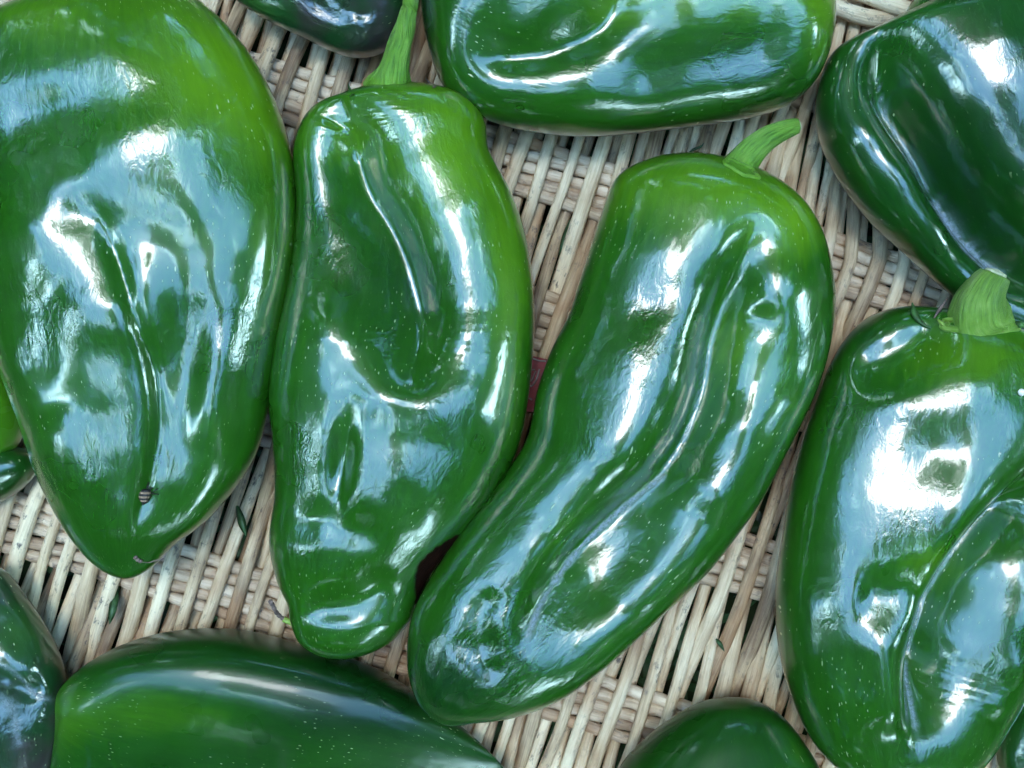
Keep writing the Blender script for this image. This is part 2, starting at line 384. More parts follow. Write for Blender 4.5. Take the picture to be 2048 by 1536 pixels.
# ------------------------------------------------------------------ peppers
def polydist(X, Y, pl):
    """distance to a polyline, signed side, position 0..1 along it"""
    pl = catmull(pl, 10) if len(pl) > 2 else np.asarray(pl, float)
    seg = np.linalg.norm(np.diff(pl, axis=0), axis=1); cum = np.concatenate([[0], np.cumsum(seg)])
    best = np.full(X.shape, 1e9); side = np.zeros(X.shape); par = np.zeros(X.shape)
    for q in range(len(pl)-1):
        ax, ay = pl[q]; bx, by = pl[q+1]; dx, dy = bx-ax, by-ay; l2 = dx*dx+dy*dy+1e-9
        t = np.clip(((X-ax)*dx+(Y-ay)*dy)/l2, 0, 1)
        ex = X-(ax+t*dx); ey = Y-(ay+t*dy); d_ = np.hypot(ex, ey)
        m = d_ < best
        best = np.where(m, d_, best); side = np.where(m, np.sign(dy*ex-dx*ey), side)
        par = np.where(m, (cum[q]+t*seg[q])/cum[-1], par)
    return best, side, par

def pepper(start, pairs, tip, mat, label, hk=.68, hmax=230, ex=2.25, zoff=0, relief=(), tone=(), creases=(), scar=None,
           base_tone=.35, noise_amp=9, noise_sc=150, K=None, nt=150, nb=40, seed=0, lifts=(0, 0), body_only=True, grow=0.0):
    K = K or 22
    pr = np.array(pairs, float)
    Ls, Rs = pr[:, :2], pr[:, 2:]
    outl = np.vstack([[start], Ls, [tip], Rs[::-1]])
    C = catmull(outl, K, closed=True); N = len(C); S = (len(pairs)+1)*K
    Lc = C[:S+1]; Rc = np.vstack([C[:1], C[S:][::-1]])
    Lc, Rc = Lc[1:-1], Rc[1:-1]                 # rings without the two poles
    Cc = (Lc+Rc)/2; Wv = (Rc-Lc)/2; wv = np.linalg.norm(Wv, axis=1)
    h = hmax*np.tanh(hk*wv/hmax*1.0)
    s_ = np.linspace(0, 1, len(wv))
    th = np.concatenate([np.linspace(0, math.pi, nt, endpoint=False), np.linspace(math.pi, 2*math.pi, nb, endpoint=False)])
    c, s = np.cos(th), np.sin(th); p = 2/ex
    cx = np.sign(c)*np.abs(c)**p; sz = np.sign(s)*np.abs(s)**p; sz = np.where(sz < 0, sz*.8, sz)
    X = Cc[:, :1]-Wv[:, :1]*cx[None, :]; Y = Cc[:, 1:]-Wv[:, 1:]*cx[None, :]
    Z = h[:, None]*sz[None, :]
    wt_ = np.clip(sz, 0, 1)[None, :]**.7*np.clip(h/(.25*h.max()), 0, 1)[:, None]
    dz = noise_amp*fbm(X/noise_sc+seed*3.1, Y/noise_sc+seed*1.7, 2)
    zc = (h.max()*.8+16+zoff)*U; sc_m = (CAM_H-zc)/FPX
    X0, Y0 = X, Y                               # the marks are laid on the skin where it lies, at its own height
    kk = (CAM_H-zc)/(CAM_H-zc-np.maximum(Z, 0)*sc_m); X = 1024+(X0-1024)*kk; Y = 768+(Y0-768)*kk
    for rl in relief:
        k = rl[0]
        if k == 'g':     # soft groove / ridge: pts, width, depth(+down)[, side factor]
            d_, sd_, pa = polydist(X, Y, rl[1]); wl = rl[2]; fac = rl[4] if len(rl) > 4 else 1.0
            wl2 = np.where(sd_ > 0, wl*fac, wl); end = sstep(0, .28, pa)*sstep(0, .28, 1-pa)
            dz = dz-rl[3]*np.exp(-(d_/(wl2*1.3))**2)*end
        elif k == 'c':   # sharp crease: pts, width, depth, side factor
            d_, sd_, pa = polydist(X, Y, rl[1]); wl = rl[2]; fac = rl[4] if len(rl) > 4 else 1.0
            wl2 = np.where(sd_ > 0, wl*fac, wl); end = sstep(0, .15, pa)*sstep(0, .15, 1-pa)
            dz = dz-rl[3]*np.exp(-(np.sqrt(d_**2+9)-3)/wl2)*end
        elif k == 'v':   # valley with straight flanks and a rounded bottom
            d_, sd_, pa = polydist(X, Y, rl[1]); wl = rl[2]; fac = rl[4] if len(rl) > 4 else 1.0; end = sstep(0, .25, pa)*sstep(0, .3, 1-pa)
            dz = dz-rl[3]*np.exp(-(np.sqrt(d_**2+500)-22.4)/np.where(sd_ > 0, wl*fac, wl))*end
        elif k == 'b':   # bump(+)/dent(-): x, y, rx, ry, angle deg, amplitude
            _, bx, by, rx, ry, an, am = rl; ca, sa = math.cos(math.radians(an)), math.sin(math.radians(an))
            u = ((X-bx)*ca+(Y-by)*sa)/rx; v = (-(X-bx)*sa+(Y-by)*ca)/ry
            dz = dz+am*np.exp(-(u*u+v*v))
        elif k == 't':   # the whole fruit leans: rise per unit in x, y about a point
            dz = dz+rl[3]*(X-rl[1])+rl[4]*(Y-rl[2])
        elif k == 'f':   # fold: surface drops on the right-hand side of the line: pts, width, drop, reach
            d_, sd_, pa = polydist(X, Y, rl[1]); end = sstep(0, .2, pa)*sstep(0, .2, 1-pa)
            dz = dz-rl[3]*np.where(sd_ > 0, sstep(0, rl[2], d_)*np.exp(-(d_/rl[4])**2), 0)*end
    Z = Z+dz*wt_
    lift = lifts[0]*(1-s_)**2+lifts[1]*s_**2
    Z = Z+lift[:, None]
    tn = np.full(X.shape, base_tone)
    for (bx, by, rx, ry, am) in tone: tn = tn+am*np.exp(-((X-bx)/rx)**2-((Y-by)/ry)**2)
    cz = np.zeros(X.shape)
    for (pl, wl, am) in creases:
        d_, sd_, pa = polydist(X, Y, pl); cz = np.maximum(cz, am*np.exp(-(d_/(wl*(.6+.4*vnoise(pa*23, pa*3))))**2)*sstep(0, .1, pa)*sstep(0, .1, 1-pa))
    sc = np.zeros(X.shape)
    if scar is not None:
        d_, sd_, pa = polydist(X, Y, scar[0]); wd_ = scar[1]*(.25+.75*np.sin(np.pi*np.clip(pa, 0, 1)))+3*vnoise(X/9, Y/9); sc = 1-sstep(.75, 1.1, d_/np.maximum(wd_, 1)); Z = Z-9*sc*wt_
    X, Y = X0, Y0
    def conv(x, y, z): return np.stack([(x-1024)*sc_m, (768-y)*sc_m, zc+z*sc_m*1.0], -1)
    V = conv(X, Y, Z).reshape(-1, 3)
    n, m = X.shape
    # poles
    p0 = conv(np.array([start[0]]), np.array([start[1]]), np.array([lift[0]])); p1 = conv(np.array([tip[0]]), np.array([tip[1]]), np.array([lift[-1]]))
    V = np.vstack([V, p0, p1])
    i_ = np.arange(n-1)[:, None]*m; j_ = np.arange(m)[None, :]; j2 = (j_+1) % m
    F = np.stack([i_+j_, i_+j2, i_+m+j2, i_+m+j_], -1).reshape(-1, 4)
    jj = np.arange(0, m, 2); k0 = n*m; b_ = (n-1)*m
    F = np.vstack([F, np.stack([np.full(len(jj), k0), (jj+2) % m, jj+1, jj], -1), np.stack([np.full(len(jj), k0+1), b_+jj, b_+jj+1, b_+(jj+2) % m], -1)])
    F = F[:, ::-1]
    # uv in metres
    al = np.concatenate([[0], np.cumsum(np.linalg.norm(np.diff(Cc, axis=0), axis=1))])
    UVu = -cx[None, :]*np.ones((n, 1))*wv.max()*1.15; UVv = al[:, None]*np.ones((1, m))
    uv = np.stack([UVu*U, UVv*U], -1).reshape(-1, 2); uv = np.vstack([uv, [0, 0], [0, al[-1]*U]])
    ext = lambda q: np.concatenate([q.ravel(), [q.ravel()[0]], [q.ravel()[-1]]])
    Cm = conv(Cc[:, 0], Cc[:, 1], 0*wv).mean(0)
    e = empty('green_pepper', (Cm[0], Cm[1], 12*U), label, 'pepper', 'green peppers on the wicker tray')
    mesh_obj('body', V, F, mat, e, uv, {'tone': ext(tn), 'crease': ext(cz), 'scar': ext(sc)})
    return e, zc, conv

def stem(e, zc, conv, pts, zs, mat, ribs=5, cap=None, name='stem'):
    """pts (x, y, width) photo readings, zs heights above the widest level"""
    Q = catmull(np.array([(a, b, w_, z) for (a, b, w_), z in zip(pts, zs)], float), 8)
    zz = zc+Q[:, 3]*U; P = np.array([at(a, b, c) for a, b, c in zip(Q[:, 0], Q[:, 1], zz)]); sc_m = (CAM_H-zz)/FPX
    V, F, uv = tube(P, Q[:, 2]/2*sc_m, 24, .85)
    n = len(P); c = np.repeat(P, 24, 0); th = np.tile(np.linspace(0, 2*math.pi, 24, endpoint=False), n)
    k = 1+.07*np.cos(ribs*th)+.03*np.cos(9*th+1)
    V[:n*24] = c+(V[:n*24]-c)*k[:, None]
    o = mesh_obj(name, V, F, mat, e, uv)
    if cap:
        end = P[-1]; T = P[-1]-P[-3]; T /= np.linalg.norm(T)
        rr = Q[-1, 2]/2*sc_m[-1]*.8
        V, F, uv = tube([end-T*rr*.1, end+T*rr*.28], [rr, rr*.85], 16, .85); mesh_obj('cut_end', V, F, cap, e, uv)
    return o

M_A = pepper_mat('pepper_skin_a', seed=0.3, wrinkle=.75, speck=1.1)
M_B = pepper_mat('pepper_skin_b', seed=2.1, wrinkle=.95, scarred=True)
M_C = pepper_mat('pepper_skin_c', seed=4.7, wrinkle=.85, seam=True)
M_D = pepper_mat('pepper_skin_d', seed=6.3, wrinkle=.6, seam=True)
M_E = pepper_mat('pepper_skin_dark', deep=(.003, .030, .004), mid=(.011, .078, .006), light=(.05, .17, .008), seed=8.8, wrinkle=.8, seam=True)
M_F = pepper_mat('pepper_skin_f', deep=(.003, .026, .003), mid=(.010, .066, .004), light=(.055, .17, .005), seed=11.2, wrinkle=.15, gloss=.25)
M_G = pepper_mat('pepper_skin_bruised', deep=(.004, .022, .008), mid=(.012, .06, .014), light=(.04, .12, .015), seed=13.9, wrinkle=1.6, seam=True, bruise=(.035, .03, .028))
M_H = pepper_mat('pepper_skin_lime', deep=(.02, .10, .006), mid=(.06, .20, .008), light=(.15, .33, .01), seed=15.5, wrinkle=.1)
S_A = stem_mat('stem_green'); S_B = stem_mat('stem_pale', (.05, .15, .010), (.16, .31, .03), (.30, .44, .10))
CUT = plain('cut_stem_end', (.42, .45, .26), .8, .3, 900)
CAL = plain('calyx', (.05, .13, .03), .6, .5, 500)
DRY = plain('dried_fibre', (.16, .11, .09), .9, .5, 900)

# 1 big pepper on the left
p1 = pepper((230, -42), [(150, -12, 310, -34), (75, 26, 390, -4), (0, 42, 452, 48), (-52, 110, 512, 125), (-76, 220, 560, 225), (-74, 340, 586, 330), (-60, 450, 593, 430), (-38, 560, 584, 550), (-6, 690, 564, 670), (40, 825, 541, 790), (80, 940, 506, 920), (125, 1040, 425, 1030), (172, 1110, 347, 1092), (215, 1146, 303, 1135)], (258, 1157),
    M_A, 'largest pepper, broad on top with a blunt tip, at the left, carrying a small insect', hk=.60, ex=2.25,
    relief=[('c', [(190, 400), (205, 460), (235, 540), (270, 640), (297, 740), (305, 840), (295, 930), (275, 1020), (270, 1090)], 10, 17, 2.2),
            ('b', 356, 750, 62, 230, 4, -36), ('b', 150, 560, 110, 130, 0, 12), ('b', 60, 250, 120, 70, -20, -14),
            ('b', 330, 270, 120, 80, -30, 14), ('b', 400, 460, 60, 120, -20, 10), ('b', 300, 130, 200, 80, 20, 12), ('b', 160, 420, 50, 40, 0, -8), ('b', 200, 770, 60, 60, 0, 7),
            ('g', [(100, 800), (150, 930), (200, 1030)], 34, -9), ('g', [(455, 620), (430, 800), (380, 960)], 36, -10), ('b', 60, 450, 60, 70, 0, 9)],
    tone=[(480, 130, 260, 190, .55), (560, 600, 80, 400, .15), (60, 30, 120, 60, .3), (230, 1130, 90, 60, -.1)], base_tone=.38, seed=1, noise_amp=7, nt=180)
# 2 second pepper
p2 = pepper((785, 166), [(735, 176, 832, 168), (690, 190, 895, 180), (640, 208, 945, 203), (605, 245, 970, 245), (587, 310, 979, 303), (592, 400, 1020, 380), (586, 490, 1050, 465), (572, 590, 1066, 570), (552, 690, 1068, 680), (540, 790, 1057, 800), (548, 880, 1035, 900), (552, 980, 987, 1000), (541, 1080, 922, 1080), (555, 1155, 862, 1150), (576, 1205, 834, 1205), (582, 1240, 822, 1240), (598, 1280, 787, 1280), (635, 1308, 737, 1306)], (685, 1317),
    M_B, 'dented twisted pepper right of the largest one, its long stem pointing up', hk=.66, ex=2.2,
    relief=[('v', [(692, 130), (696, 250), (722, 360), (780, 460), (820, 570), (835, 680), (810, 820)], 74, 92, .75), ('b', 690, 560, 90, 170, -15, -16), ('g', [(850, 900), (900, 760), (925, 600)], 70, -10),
            ('b', 630, 330, 50, 120, 0, 10), ('b', 682, 925, 24, 85, 6, -26),
            ('b', 650, 650, 80, 60, 0, 16), ('b', 820, 990, 130, 110, 0, 12), ('g', [(590, 1200), (660, 1215), (730, 1195), (790, 1130)], 26, 16), ('g', [(560, 1070), (640, 1040), (720, 1060), (790, 1040)], 28, 9),
            ('b', 600, 480, 60, 120, 0, -8), ('b', 770, 790, 60, 50, 20, 8), ('g', [(700, 195), (665, 210), (650, 250)], 22, 14)],
    tone=[(880, 300, 130, 200, .55), (1020, 560, 50, 200, .35), (650, 260, 80, 60, .3), (800, 520, 90, 200, -.25), (1000, 900, 80, 100, .1)], base_tone=.36,  # negative blob paints the valley darker, where no sky is mirrored
    scar=([(915, 1075), (872, 1112), (845, 1150), (834, 1205)], 17), seed=2, noise_amp=5, noise_sc=130, nt=180)
stem(*p2, [(780, 184, 104), (782, 170, 90), (786, 154, 71), (790, 133, 56), (797, 100, 48), (806, 67, 43), (815, 30, 38), (822, 0, 34), (826, -45, 32)], [22, 44, 60, 72, 86, 96, 103, 106, 106], S_A)
# 3 third pepper
p3 = pepper((1470, 318), [(1402, 310, 1512, 338), (1340, 311, 1562, 368), (1280, 326, 1607, 410), (1232, 356, 1639, 465), (1208, 410, 1657, 530), (1185, 480, 1664, 605), (1162, 550, 1655, 685), (1136, 630, 1632, 765), (1102, 700, 1597, 845), (1074, 780, 1558, 920), (1055, 870, 1515, 1000), (1012, 945, 1462, 1075), (957, 1015, 1405, 1145), (905, 1085, 1335, 1210), (862, 1150, 1270, 1270), (830, 1215, 1200, 1330), (818, 1280, 1120, 1385), (822, 1340, 1040, 1415), (846, 1398, 960, 1427)], (895, 1434),
    M_C, 'curved pepper with a pale-edged crease and a short hooked stem', hk=.66, ex=2.2, zoff=10, lifts=(0, 45),
    relief=[('v', [(1540, 400), (1490, 520), (1440, 660), (1418, 780), (1375, 885), (1310, 972), (1240, 1035), (1150, 1120), (1080, 1210), (1025, 1340)], 24, 88, 2.6), ('b', 1215, 1165, 72, 190, 44, -46),
            ('g', [(1360, 560), (1290, 700), (1220, 850), (1110, 1010), (1000, 1150)], 80, -12), ('b', 1560, 560, 70, 90, 0, 14), ('b', 1530, 640, 40, 30, 20, -9), ('b', 1300, 620, 60, 40, -30, -6),
            ('g', [(1000, 1170), (960, 1230), (985, 1320)], 22, 12), ('g', [(900, 1250), (960, 1310), (1000, 1360)], 20, 8), ('g', [(1440, 800), (1490, 900), (1400, 1050)], 60, -12), ('b', 1240, 900, 60, 60, 0, 6)],
    tone=[(1400, 370, 220, 90, .42), (1600, 440, 80, 80, .45), (1560, 700, 60, 120, .2), (900, 1370, 120, 90, -.25), (1470, 680, 60, 80, .25)], base_tone=.36,
    creases=[([(1425, 640), (1415, 780), (1380, 890)], 4, .35), ([(1350, 950), (1240, 1042), (1150, 1128), (1085, 1210), (1050, 1290)], 8, 1.0)], seed=3, noise_amp=5, noise_sc=130, nt=180)
stem(*p3, [(1470, 345, 80), (1481, 329, 66), (1497, 308, 58), (1515, 290, 52), (1537, 274, 46), (1562, 262, 39), (1585, 254, 33), (1597, 252, 27)], [25, 45, 58, 68, 76, 80, 82, 82], S_A, cap=CUT)
# 4 right pepper
p4 = pepper((1960, 632), [(1880, 622, 2022, 640), (1810, 612, 2082, 670), (1745, 630, 2130, 725), (1700, 668, 2165, 800), (1662, 730, 2182, 890), (1632, 810, 2188, 980), (1605, 890, 2180, 1065), (1583, 980, 2160, 1150), (1568, 1070, 2125, 1230), (1555, 1160, 2085, 1310), (1554, 1250, 2048, 1378), (1565, 1330, 2014, 1438), (1590, 1410, 1982, 1494), (1630, 1490, 1940, 1542), (1695, 1552, 1880, 1574)], (1790, 1592),
    M_D, 'broad pepper at the right edge with a thick stubby stem and pale seam', hk=.66, ex=2.15,
    relief=[('g', [(1930, 640), (1850, 685), (1770, 725), (1680, 745)], 40, 40), ('v', [(2130, 880), (2060, 1000), (1960, 1110), (1900, 1220), (1860, 1340), (1835, 1540)], 18, 130, 5.5),
            ('b', 1880, 900, 60, 60, 0, -10), ('b', 1930, 1030, 70, 90, 20, 12), ('g', [(1700, 1180), (1790, 1190), (1880, 1160)], 36, 16), ('g', [(1755, 1230), (1765, 1350), (1800, 1480)], 34, -14),
            ('g', [(1990, 1460), (2040, 1380), (2080, 1300)], 24, -12)],
    tone=[(1960, 720, 160, 80, .35), (1620, 1050, 60, 300, .05), (1860, 1120, 90, 60, .3), (1740, 660, 100, 60, -.2), (1600, 1350, 80, 200, -.1)], base_tone=.36,
    creases=[([(2060, 1000), (1960, 1112), (1902, 1220), (1862, 1340), (1842, 1490)], 10, 1.0)], seed=4, noise_amp=6, noise_sc=150, nt=180)
e4 = p4
stem(*p4, [(1957, 648, 146), (1956, 640, 134), (1955, 628, 114), (1960, 602, 98), (1972, 577, 80), (1986, 556, 66), (1990, 549, 60)], [62, 78, 94, 108, 120, 128, 130], S_B, cap=CUT)
# 5 top right pepper
p5 = pepper((1895, -50), [(1850, -25, 1940, -72), (1808, 30, 2010, -95), (1797, 104, 2080, -97), (1742, 72, 2140, -86), (1700, 82, 2195, -62), (1660, 112, 2245, -30), (1636, 190, 2300, 40), (1642, 275, 2340, 120), (1680, 355, 2360, 210), (1740, 437, 2365, 300), (1812, 505, 2360, 400), (1890, 575, 2345, 480), (1975, 640, 2320, 550), (2060, 680, 2290, 610), (2150, 690, 2260, 650)], (2210, 678),
    M_E, 'dark green two-lobed pepper with a blistered bluish seam in the top right corner', hk=.52, ex=2.3, zoff=-10,
    relief=[('v', [(2180, 640), (2080, 540), (2000, 460), (1930, 370), (1870, 270), (1810, 170), (1765, 40), (1740, -20)], 46, 170, 1.1),
            ('g', [(1690, 170), (1750, 270), (1840, 380), (1950, 510)], 90, -22), ('b', 2080, 150, 250, 300, -40, 20)],
    tone=[(1660, 300, 90, 200, -.1), (1830, 60, 60, 80, .25), (2000, 300, 160, 200, -.2)], base_tone=.30,
    creases=[([(1925, 370), (1985, 450), (2075, 545)], 16, .9), ([(1790, 110), (1860, 260), (1925, 365)], 4, .5)], seed=5, noise_amp=5, noise_sc=120)
# 6 top centre pepper
p6 = pepper((836, -60), [(842, 10, 850, -130), (854, 85, 890, -180), (884, 168, 950, -215), (938, 220, 1020, -235), (1003, 248, 1100, -245), (1082, 264, 1180, -245), (1172, 271, 1260, -240), (1272, 265, 1340, -230), (1372, 253, 1420, -210), (1472, 240, 1490, -190), (1560, 217, 1560, -165), (1620, 175, 1610, -130), (1655, 105, 1645, -80)], (1668, 15),
    M_A, 'pepper lying sideways along the top edge, between the two stems', hk=.70, ex=2.15,
    relief=[('v', [(900, 110), (1000, 100), (1110, 85), (1210, 30), (1250, -60), (1270, -140)], 60, 52), ('g', [(1180, 190), (1320, 140), (1480, 100), (1640, 50)], 52, 26)],
    tone=[(1420, -10, 300, 60, .45), (1650, 60, 60, 100, .3), (1150, 170, 120, 60, .1)], base_tone=.32, seed=6, noise_amp=7)
# 0 small dark wrinkled one at the top
p0 = pepper((430, -85), [(465, -8, 490, -130), (535, 40, 560, -150), (600, 71, 620, -165), (655, 98, 680, -165), (705, 113, 730, -155), (755, 107, 775, -130), (795, 75, 805, -95)], (822, -8),
    M_G, 'dull wrinkled dark pepper cut by the top edge, left of the longest stem', hk=.7, relief=[('g', [(600, -20), (650, 20), (720, 50)], 14, 10), ('g', [(640, -20), (700, 20), (760, 30)], 12, 9), ('g', [(560, 20), (640, 70), (720, 90)], 16, 8)],
    tone=[(500, 10, 80, 60, .35)], base_tone=.3, seed=7, noise_amp=7, noise_sc=60, nt=110)
# 7 bottom pepper
p7 = pepper((106, 1440), [(122, 1380, 112, 1485), (165, 1334, 98, 1530), (228, 1297, 85, 1590), (302, 1272, 115, 1665), (390, 1260, 195, 1740), (480, 1263, 290, 1790), (570, 1283, 400, 1820), (660, 1308, 510, 1835), (742, 1337, 620, 1830), (822, 1382, 730, 1800), (892, 1432, 830, 1760), (960, 1488, 910, 1710), (1012, 1545, 980, 1660)], (1032, 1610),
    M_F, 'smooth shiny pepper with no stem in view, lying across the bottom left', hk=.55, zoff=-40, hmax=200, ex=2.5,
    relief=[('t', 500, 1400, 0, -.34), ('g', [(110, 1510), (250, 1480), (420, 1500), (620, 1560)], 50, 8), ('b', 160, 1440, 60, 60, 0, 8)],
    tone=[(260, 1430, 180, 90, .38), (430, 1440, 120, 60, .25), (700, 1400, 200, 120, -.25), (700, 1530, 150, 50, .2), (110, 1450, 60, 120, .3)], base_tone=.2, seed=8, noise_amp=2.5, noise_sc=200)
# 8 bottom left corner
p8 = pepper((-40, 1125), [(-110, 1150, 8, 1143), (-170, 1210, 50, 1198), (-200, 1290, 88, 1258), (-210, 1380, 117, 1318), (-200, 1470, 130, 1385), (-170, 1560, 127, 1462), (-120, 1630, 108, 1540), (-60, 1665, 65, 1615)], (0, 1668),
    M_G, 'dark bruised pepper with a rough scuffed skin in the bottom left corner', hk=.62, zoff=-15, relief=[('g', [(-20, 1340), (40, 1380), (100, 1400)], 20, 14)],
    tone=[(40, 1260, 80, 80, .35)], base_tone=.25, creases=[([(-20, 1320), (30, 1350), (60, 1390), (110, 1400)], 9, .35), ([(-10, 1390), (20, 1420), (40, 1500)], 18, .3)], seed=9, noise_amp=7, noise_sc=70, nt=110)
# 9 small bits at the left edge
p9 = pepper((-60, 722), [(-120, 745, -5, 728), (-155, 800, 28, 775), (-160, 850, 44, 835), (-130, 895, 36, 885), (-90, 915, 10, 908)], (-40, 920),
    M_H, 'lime green pepper peeping out at the left edge under the largest pepper', hk=.7, base_tone=.45, seed=10, zoff=-10, nt=80, K=14)
p9b = pepper((-60, 880), [(-130, 890, 0, 885), (-180, 920, 60, 905), (-190, 960, 74, 935), (-140, 1000, 50, 972), (-80, 1018, 10, 1000)], (-30, 1014),
    M_E, 'very dark green pepper at the left edge below the lime green one', hk=.6, base_tone=.25, seed=11, zoff=-40, nt=80, K=14)
# 10 bottom right centre
p10 = pepper((1457, 1398), [(1395, 1411, 1515, 1404), (1332, 1449, 1566, 1434), (1282, 1492, 1606, 1482), (1240, 1540, 1640, 1540), (1212, 1620, 1665, 1620), (1200, 1720, 1670, 1720), (1225, 1820, 1650, 1820), (1290, 1900, 1590, 1900)], (1440, 1935),
    M_F, 'rounded end of a pepper rising from the bottom edge, right of the middle', hk=.72, zoff=-14, ex=2.2, relief=[('t', 1440, 1560, 0, -.06), ('g', [(1540, 1430), (1590, 1500), (1600, 1600)], 22, 8)], base_tone=.3, tone=[(1600, 1500, 40, 60, .2)], seed=12, noise_amp=5, nt=110)
# 11 corner
p11 = pepper((2120, 1330), [(2050, 1362, 2190, 1345), (2010, 1430, 2240, 1400), (1996, 1500, 2265, 1480), (2010, 1580, 2255, 1570), (2060, 1650, 2200, 1650)], (2130, 1680),
    M_E, 'dark pepper mostly hidden in the bottom right corner', hk=.6, zoff=-30, base_tone=.25, seed=13, nt=80, K=14)

# ------------------------------------------------------------------ calyx, styles and little things on the fruit
from mathutils.bvhtree import BVHTree
def bvh(e):
    o = [c for c in e.children if c.name.startswith('body')][0]; me = o.data
    v = np.empty(len(me.vertices)*3, np.float32); me.vertices.foreach_get('co', v); v = v.reshape(-1, 3)+np.array(e.location)
    f = np.empty(len(me.polygons)*4, np.int32); me.loops.foreach_get('vertex_index', f)
    return BVHTree.FromPolygons(v.tolist(), f.reshape(-1, 4).tolist())
B1, B2, B4 = bvh(p1[0]), bvh(p2[0]), bvh(p4[0])
def on(B, px, py, up=0.0):
    """the point of the fruit's skin that the photo shows at (px, py), lifted by up units"""
    o = Vector((0, 0, CAM_H)); d = (Vector(at(px, py, 0))-o).normalized()
    h = B.ray_cast(o, d)
    if h[0] is None: return np.array(at(px, py, .02))
    return np.array(h[0]+h[1]*(up*U*(1 if h[1].z > 0 else -1)))
def strand(name, P, r, mat, parent=None, sides=6, flat=1):
    V, F, uv = tube(P, r, sides, flat); return mesh_obj(name, V, F, mat, parent, uv)
def ribbon(name, P, wdt, mat, parent=None, nrm=(0, 0, 1), thick=.00008):
    P = np.asarray(P, float); T = np.gradient(P, axis=0); T /= np.linalg.norm(T, axis=1)[:, None]+1e-12
    A = np.cross(T, np.array(nrm, float)); A /= np.linalg.norm(A, axis=1)[:, None]+1e-12; N = np.cross(A, T); w_ = (np.asarray(wdt)*np.ones(len(P)))[:, None]/2
    V = np.stack([P-A*w_, P+N*thick*2, P+A*w_, P-N*thick], 1).reshape(-1, 3); n = len(P)
    F = np.array([[i*4+a, i*4+b, i*4+4+b, i*4+4+a] for i in range(n-1) for a, b in ((0, 1), (1, 2), (2, 3), (3, 0))])
    return mesh_obj(name, V, F[:, ::-1], mat, parent)
def calyx(B, e, ctr, rx, ry, ang, rad, mat):
    P = []
    for a in np.linspace(0, 2*math.pi, 40, endpoint=False):
        k = 1+.09*math.sin(5*a+1)+.04*math.sin(11*a); x = rx*k*math.cos(a); y = ry*k*math.sin(a)
        P.append(on(B, ctr[0]+x*math.cos(ang)-y*math.sin(ang), ctr[1]+x*math.sin(ang)+y*math.cos(ang), 1))
    P.append(P[0]); P = catmull(np.array(P), 2)
    strand('calyx', P, rad*U, mat, e, 8, .5)
# second pepper: remains of the calyx and of the style
lime = plain('fresh_tip', (.24, .36, .06), .5, .3, 600)
q = lambda px, py, z: np.array(at(px, py, z))
zc2 = p2[1]
ribbon('calyx_spike', catmull([on(B2, 706, 192, 3), q(700, 180, zc2+.002), q(696, 166, zc2+.0035)], 5), np.linspace(12, 1, 11)*U, CAL, p2[0])
ribbon('calyx_spike', catmull([on(B2, 868, 178, 3), q(860, 168, zc2+.002), q(850, 154, zc2+.004)], 5), np.linspace(11, 1, 11)*U, DRY, p2[0])
t0 = q(590, 1249, .011); t1 = q(567, 1238, .0115)
strand('style_base', [t0, (t0+t1)/2, t1], np.array([6, 6, 6.5])*U, lime, p2[0], 8)
strand('dried_style', catmull([t1, q(558, 1231, .0125), q(551, 1222, .014), q(545, 1210, .015), q(541, 1203, .0165)], 4), (4.2+1.2*np.sin(np.arange(17)*2.1))*U, DRY, p2[0], 6)
# largest pepper: dry speck and hair at the tip
strand('dried_style', catmull([on(B1, 270, 1112, 2), on(B1, 276, 1118, 3), on(B1, 283, 1122, 3)], 5), (3.5+1.5*np.sin(np.arange(11)*1.7))*U, DRY, p1[0])
strand('dried_hair', catmull([on(B1, 281, 1121, 4), q(298, 1125, .017), q(312, 1121, .018), q(327, 1117, .018)], 5), 1.1*U, DRY, p1[0])
# right pepper: calyx rim and loose flakes
ribbon('calyx_flake', catmull([on(B4, 1824, 617, 12), on(B4, 1829, 634, 6), on(B4, 1843, 648, 3), on(B4, 1862, 657, 2)], 5), np.interp(np.arange(16), [0, 4, 15], [3, 15, 2])*U, CAL, p4[0])
ribbon('calyx_flake', catmull([on(B4, 1868, 638, 4), on(B4, 1880, 628, 14), on(B4, 1893, 617, 22)], 5), np.interp(np.arange(11), [0, 5, 10], [3, 8, 2])*U, DRY, p4[0])
ribbon('calyx_flake', catmull([on(B4, 1876, 640, 2), on(B4, 1884, 648, 6), on(B4, 1889, 653, 2)], 4), np.interp(np.arange(9), [0, 4, 8], [5, 10, 5])*U, lime, p4[0])
ribbon('calyx_flake', catmull([on(B4, 2024, 648, 2), on(B4, 2034, 656, 10), on(B4, 2046, 660, 8), on(B4, 2056, 668, 4)], 4), np.interp(np.arange(13), [0, 4, 12], [6, 14, 4])*U, CAL, p4[0])
calyx(B4, p4[0], (1957, 652), 72, 12, .04, 7, S_B)
calyx(bvh(p3[0]), p3[0], (1482, 338), 36, 9, .45, 4, S_A)
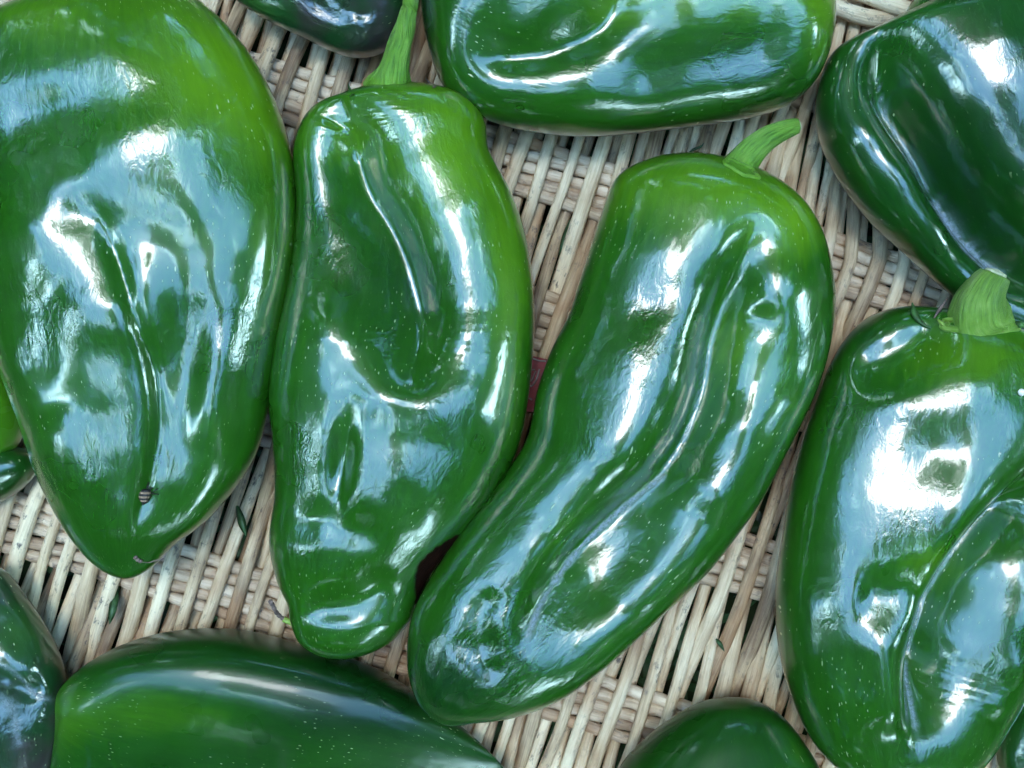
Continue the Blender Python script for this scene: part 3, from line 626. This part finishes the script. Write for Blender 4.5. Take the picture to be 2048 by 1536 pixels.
# pale drop near the right edge
def blob(name, c, r, mat, parent=None, sc=(1, 1, .6), n=12):
    th = np.linspace(0, 2*math.pi, n, endpoint=False); ph = np.linspace(-math.pi/2, math.pi/2, n//2+1)[1:-1]
    V = [[math.cos(p)*math.cos(t)*sc[0], math.cos(p)*math.sin(t)*sc[1], math.sin(p)*sc[2]] for p in ph for t in th]
    m = len(ph); F = [[i*n+j, i*n+(j+1) % n, (i+1)*n+(j+1) % n, (i+1)*n+j] for i in range(m-1) for j in range(n)]
    V += [[0, 0, -sc[2]], [0, 0, sc[2]]]; k = m*n
    F += [[k, (j+2) % n, j+1, j] for j in range(0, n, 2)]+[[k+1, (m-1)*n+j, (m-1)*n+j+1, (m-1)*n+(j+2) % n] for j in range(0, n, 2)]
    return mesh_obj(name, np.array(V)*r+np.array(c), F, mat, parent)
chalk = plain('pale_grain', (.75, .72, .66), .6, .1, 900)
tag(blob('seed', on(B4, 2041, 785, 3), 7*U, chalk), 'tiny pale grain stuck on the right-hand pepper at the photo edge', 'seed')
# the insect on the largest pepper
insect_c = on(B1, 293, 992, 0)
ins = empty('insect', tuple(insect_c), 'tiny striped dead insect lying on the tip of the largest pepper', 'insect')
BLK = plain('insect_dark', (.012, .010, .010), .45, .4, 900); CRM = plain('insect_cream', (.24, .16, .10), .6, .3, 1500)
axis = [(296, 981), (295, 985), (294, 989), (293, 993), (292, 997), (292, 1001), (292, 1005)]
for k, (x, y) in enumerate(axis):
    r_ = [10, 11.5, 12, 11.5, 10, 8, 5][k]
    blob('body_segment', on(B1, x, y, 6), r_*U, BLK if k in (0, 2, 4, 6) else CRM, ins, (1, .42, .8))
for P in ([(294, 981), (293, 972), (295, 963), (299, 965)], [(297, 980), (299, 974), (300, 971)], [(299, 981), (303, 977), (306, 974)], [(301, 984), (309, 986), (318, 988)], [(302, 985), (310, 981), (316, 977)], [(291, 1004), (288, 1008), (286, 1010)]):
    L_ = [on(B1, x, y, 5 if 0 < i < len(P)-1 else 2) for i, (x, y) in enumerate(P)]
    strand('leg', catmull(np.array(L_), 4), 1.1*U, BLK, ins, 5)
# red printed paper between the second and the third pepper
RED = plain('red_print', (.20, .008, .012), .55, .25, 700); WHT = plain('white_print', (.36, .30, .28), .6, .1, 900)  # red darkened in colour for the deep shade between the peppers
lb = empty('paper_label', at(1062, 765, 13*U), 'scrap of red printed paper wedged between the two middle peppers', 'label')
ys = np.linspace(716, 822, 12); cx_ = np.interp(ys, [716, 822], [1083, 1052])
V = []; 
for y, x in zip(ys, cx_):
    for k in (-1, -.5, 0, .5, 1):
        V.append(q(x+k*32, y+k*7, (16+1.5*math.sin(y/15)+2*k*k)*U))
V = np.array(V); V = np.vstack([V, V-[0, 0, 1.5*U]])
F = [[i*5+j, i*5+5+j, i*5+6+j, i*5+1+j] for i in range(11) for j in range(4)]; F += [[a+60 for a in f[::-1]] for f in F]
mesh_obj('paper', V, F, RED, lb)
for P in ([(1079, 738), (1074, 756), (1067, 769), (1058, 774)], [(1071, 742), (1066, 756), (1062, 763)], [(1056, 741), (1070, 739)], [(1058, 752), (1056, 770)], [(1048, 799), (1058, 797), (1064, 800)], [(1062, 716), (1078, 721), (1092, 722)]):
    ribbon('lettering', catmull(np.array([q(x, y, 21*U) for x, y in P]), 4) if len(P) > 2 else [q(x, y, 21*U) for x, y in P], 3.4*U, WHT, lb, thick=.00002)
# blades of grass that have come up through the weave
blade_m = plain('fresh_grass', (.03, .075, .022), .5, .4, 300)
BL = [([(474, 1012, 4), (481, 1035, 18), (487, 1055, 22), (493, 1073, 16)], 13, 'broad grass blade poking through the weave beside the tip of the largest pepper'),
      ([(233, 1165, -60), (230, 1195, -10), (224, 1225, 8), (219, 1248, 4)], 14, 'dark grass blade in a gap of the weave above the bottom pepper'),
      ([(1432, 1278, 10), (1440, 1288, 18), (1449, 1303, 12)], 7, 'short grass tip on the weave between the curved pepper and the right one'),
      ([(1373, 310, 0), (1386, 300, 16), (1402, 293, 20), (1408, 285, 14)], 4, 'thin grass blade on the weave just above the curved pepper'),
      ([(60, -30, 20), (52, 10, 26), (50, 40, 20), (58, 75, 10)], 8, 'green grass strand crossing the weave in the top left corner'),
      ([(1140, 440, -40), (1128, 480, -20), (1118, 520, -30)], 9, 'dark grass blade low in a hole of the weave between the middle peppers')]
for P, wd_, lab in BL:
    C = catmull(np.array([q(x, y, z*U) for x, y, z in P]), 5); n_ = len(C)
    tag(ribbon('grass_blade', C, 1.35*wd_*U*np.sin(np.linspace(.35, 3.05, n_)), blade_m), lab, 'grass blade', 'single grass blades on the tray')
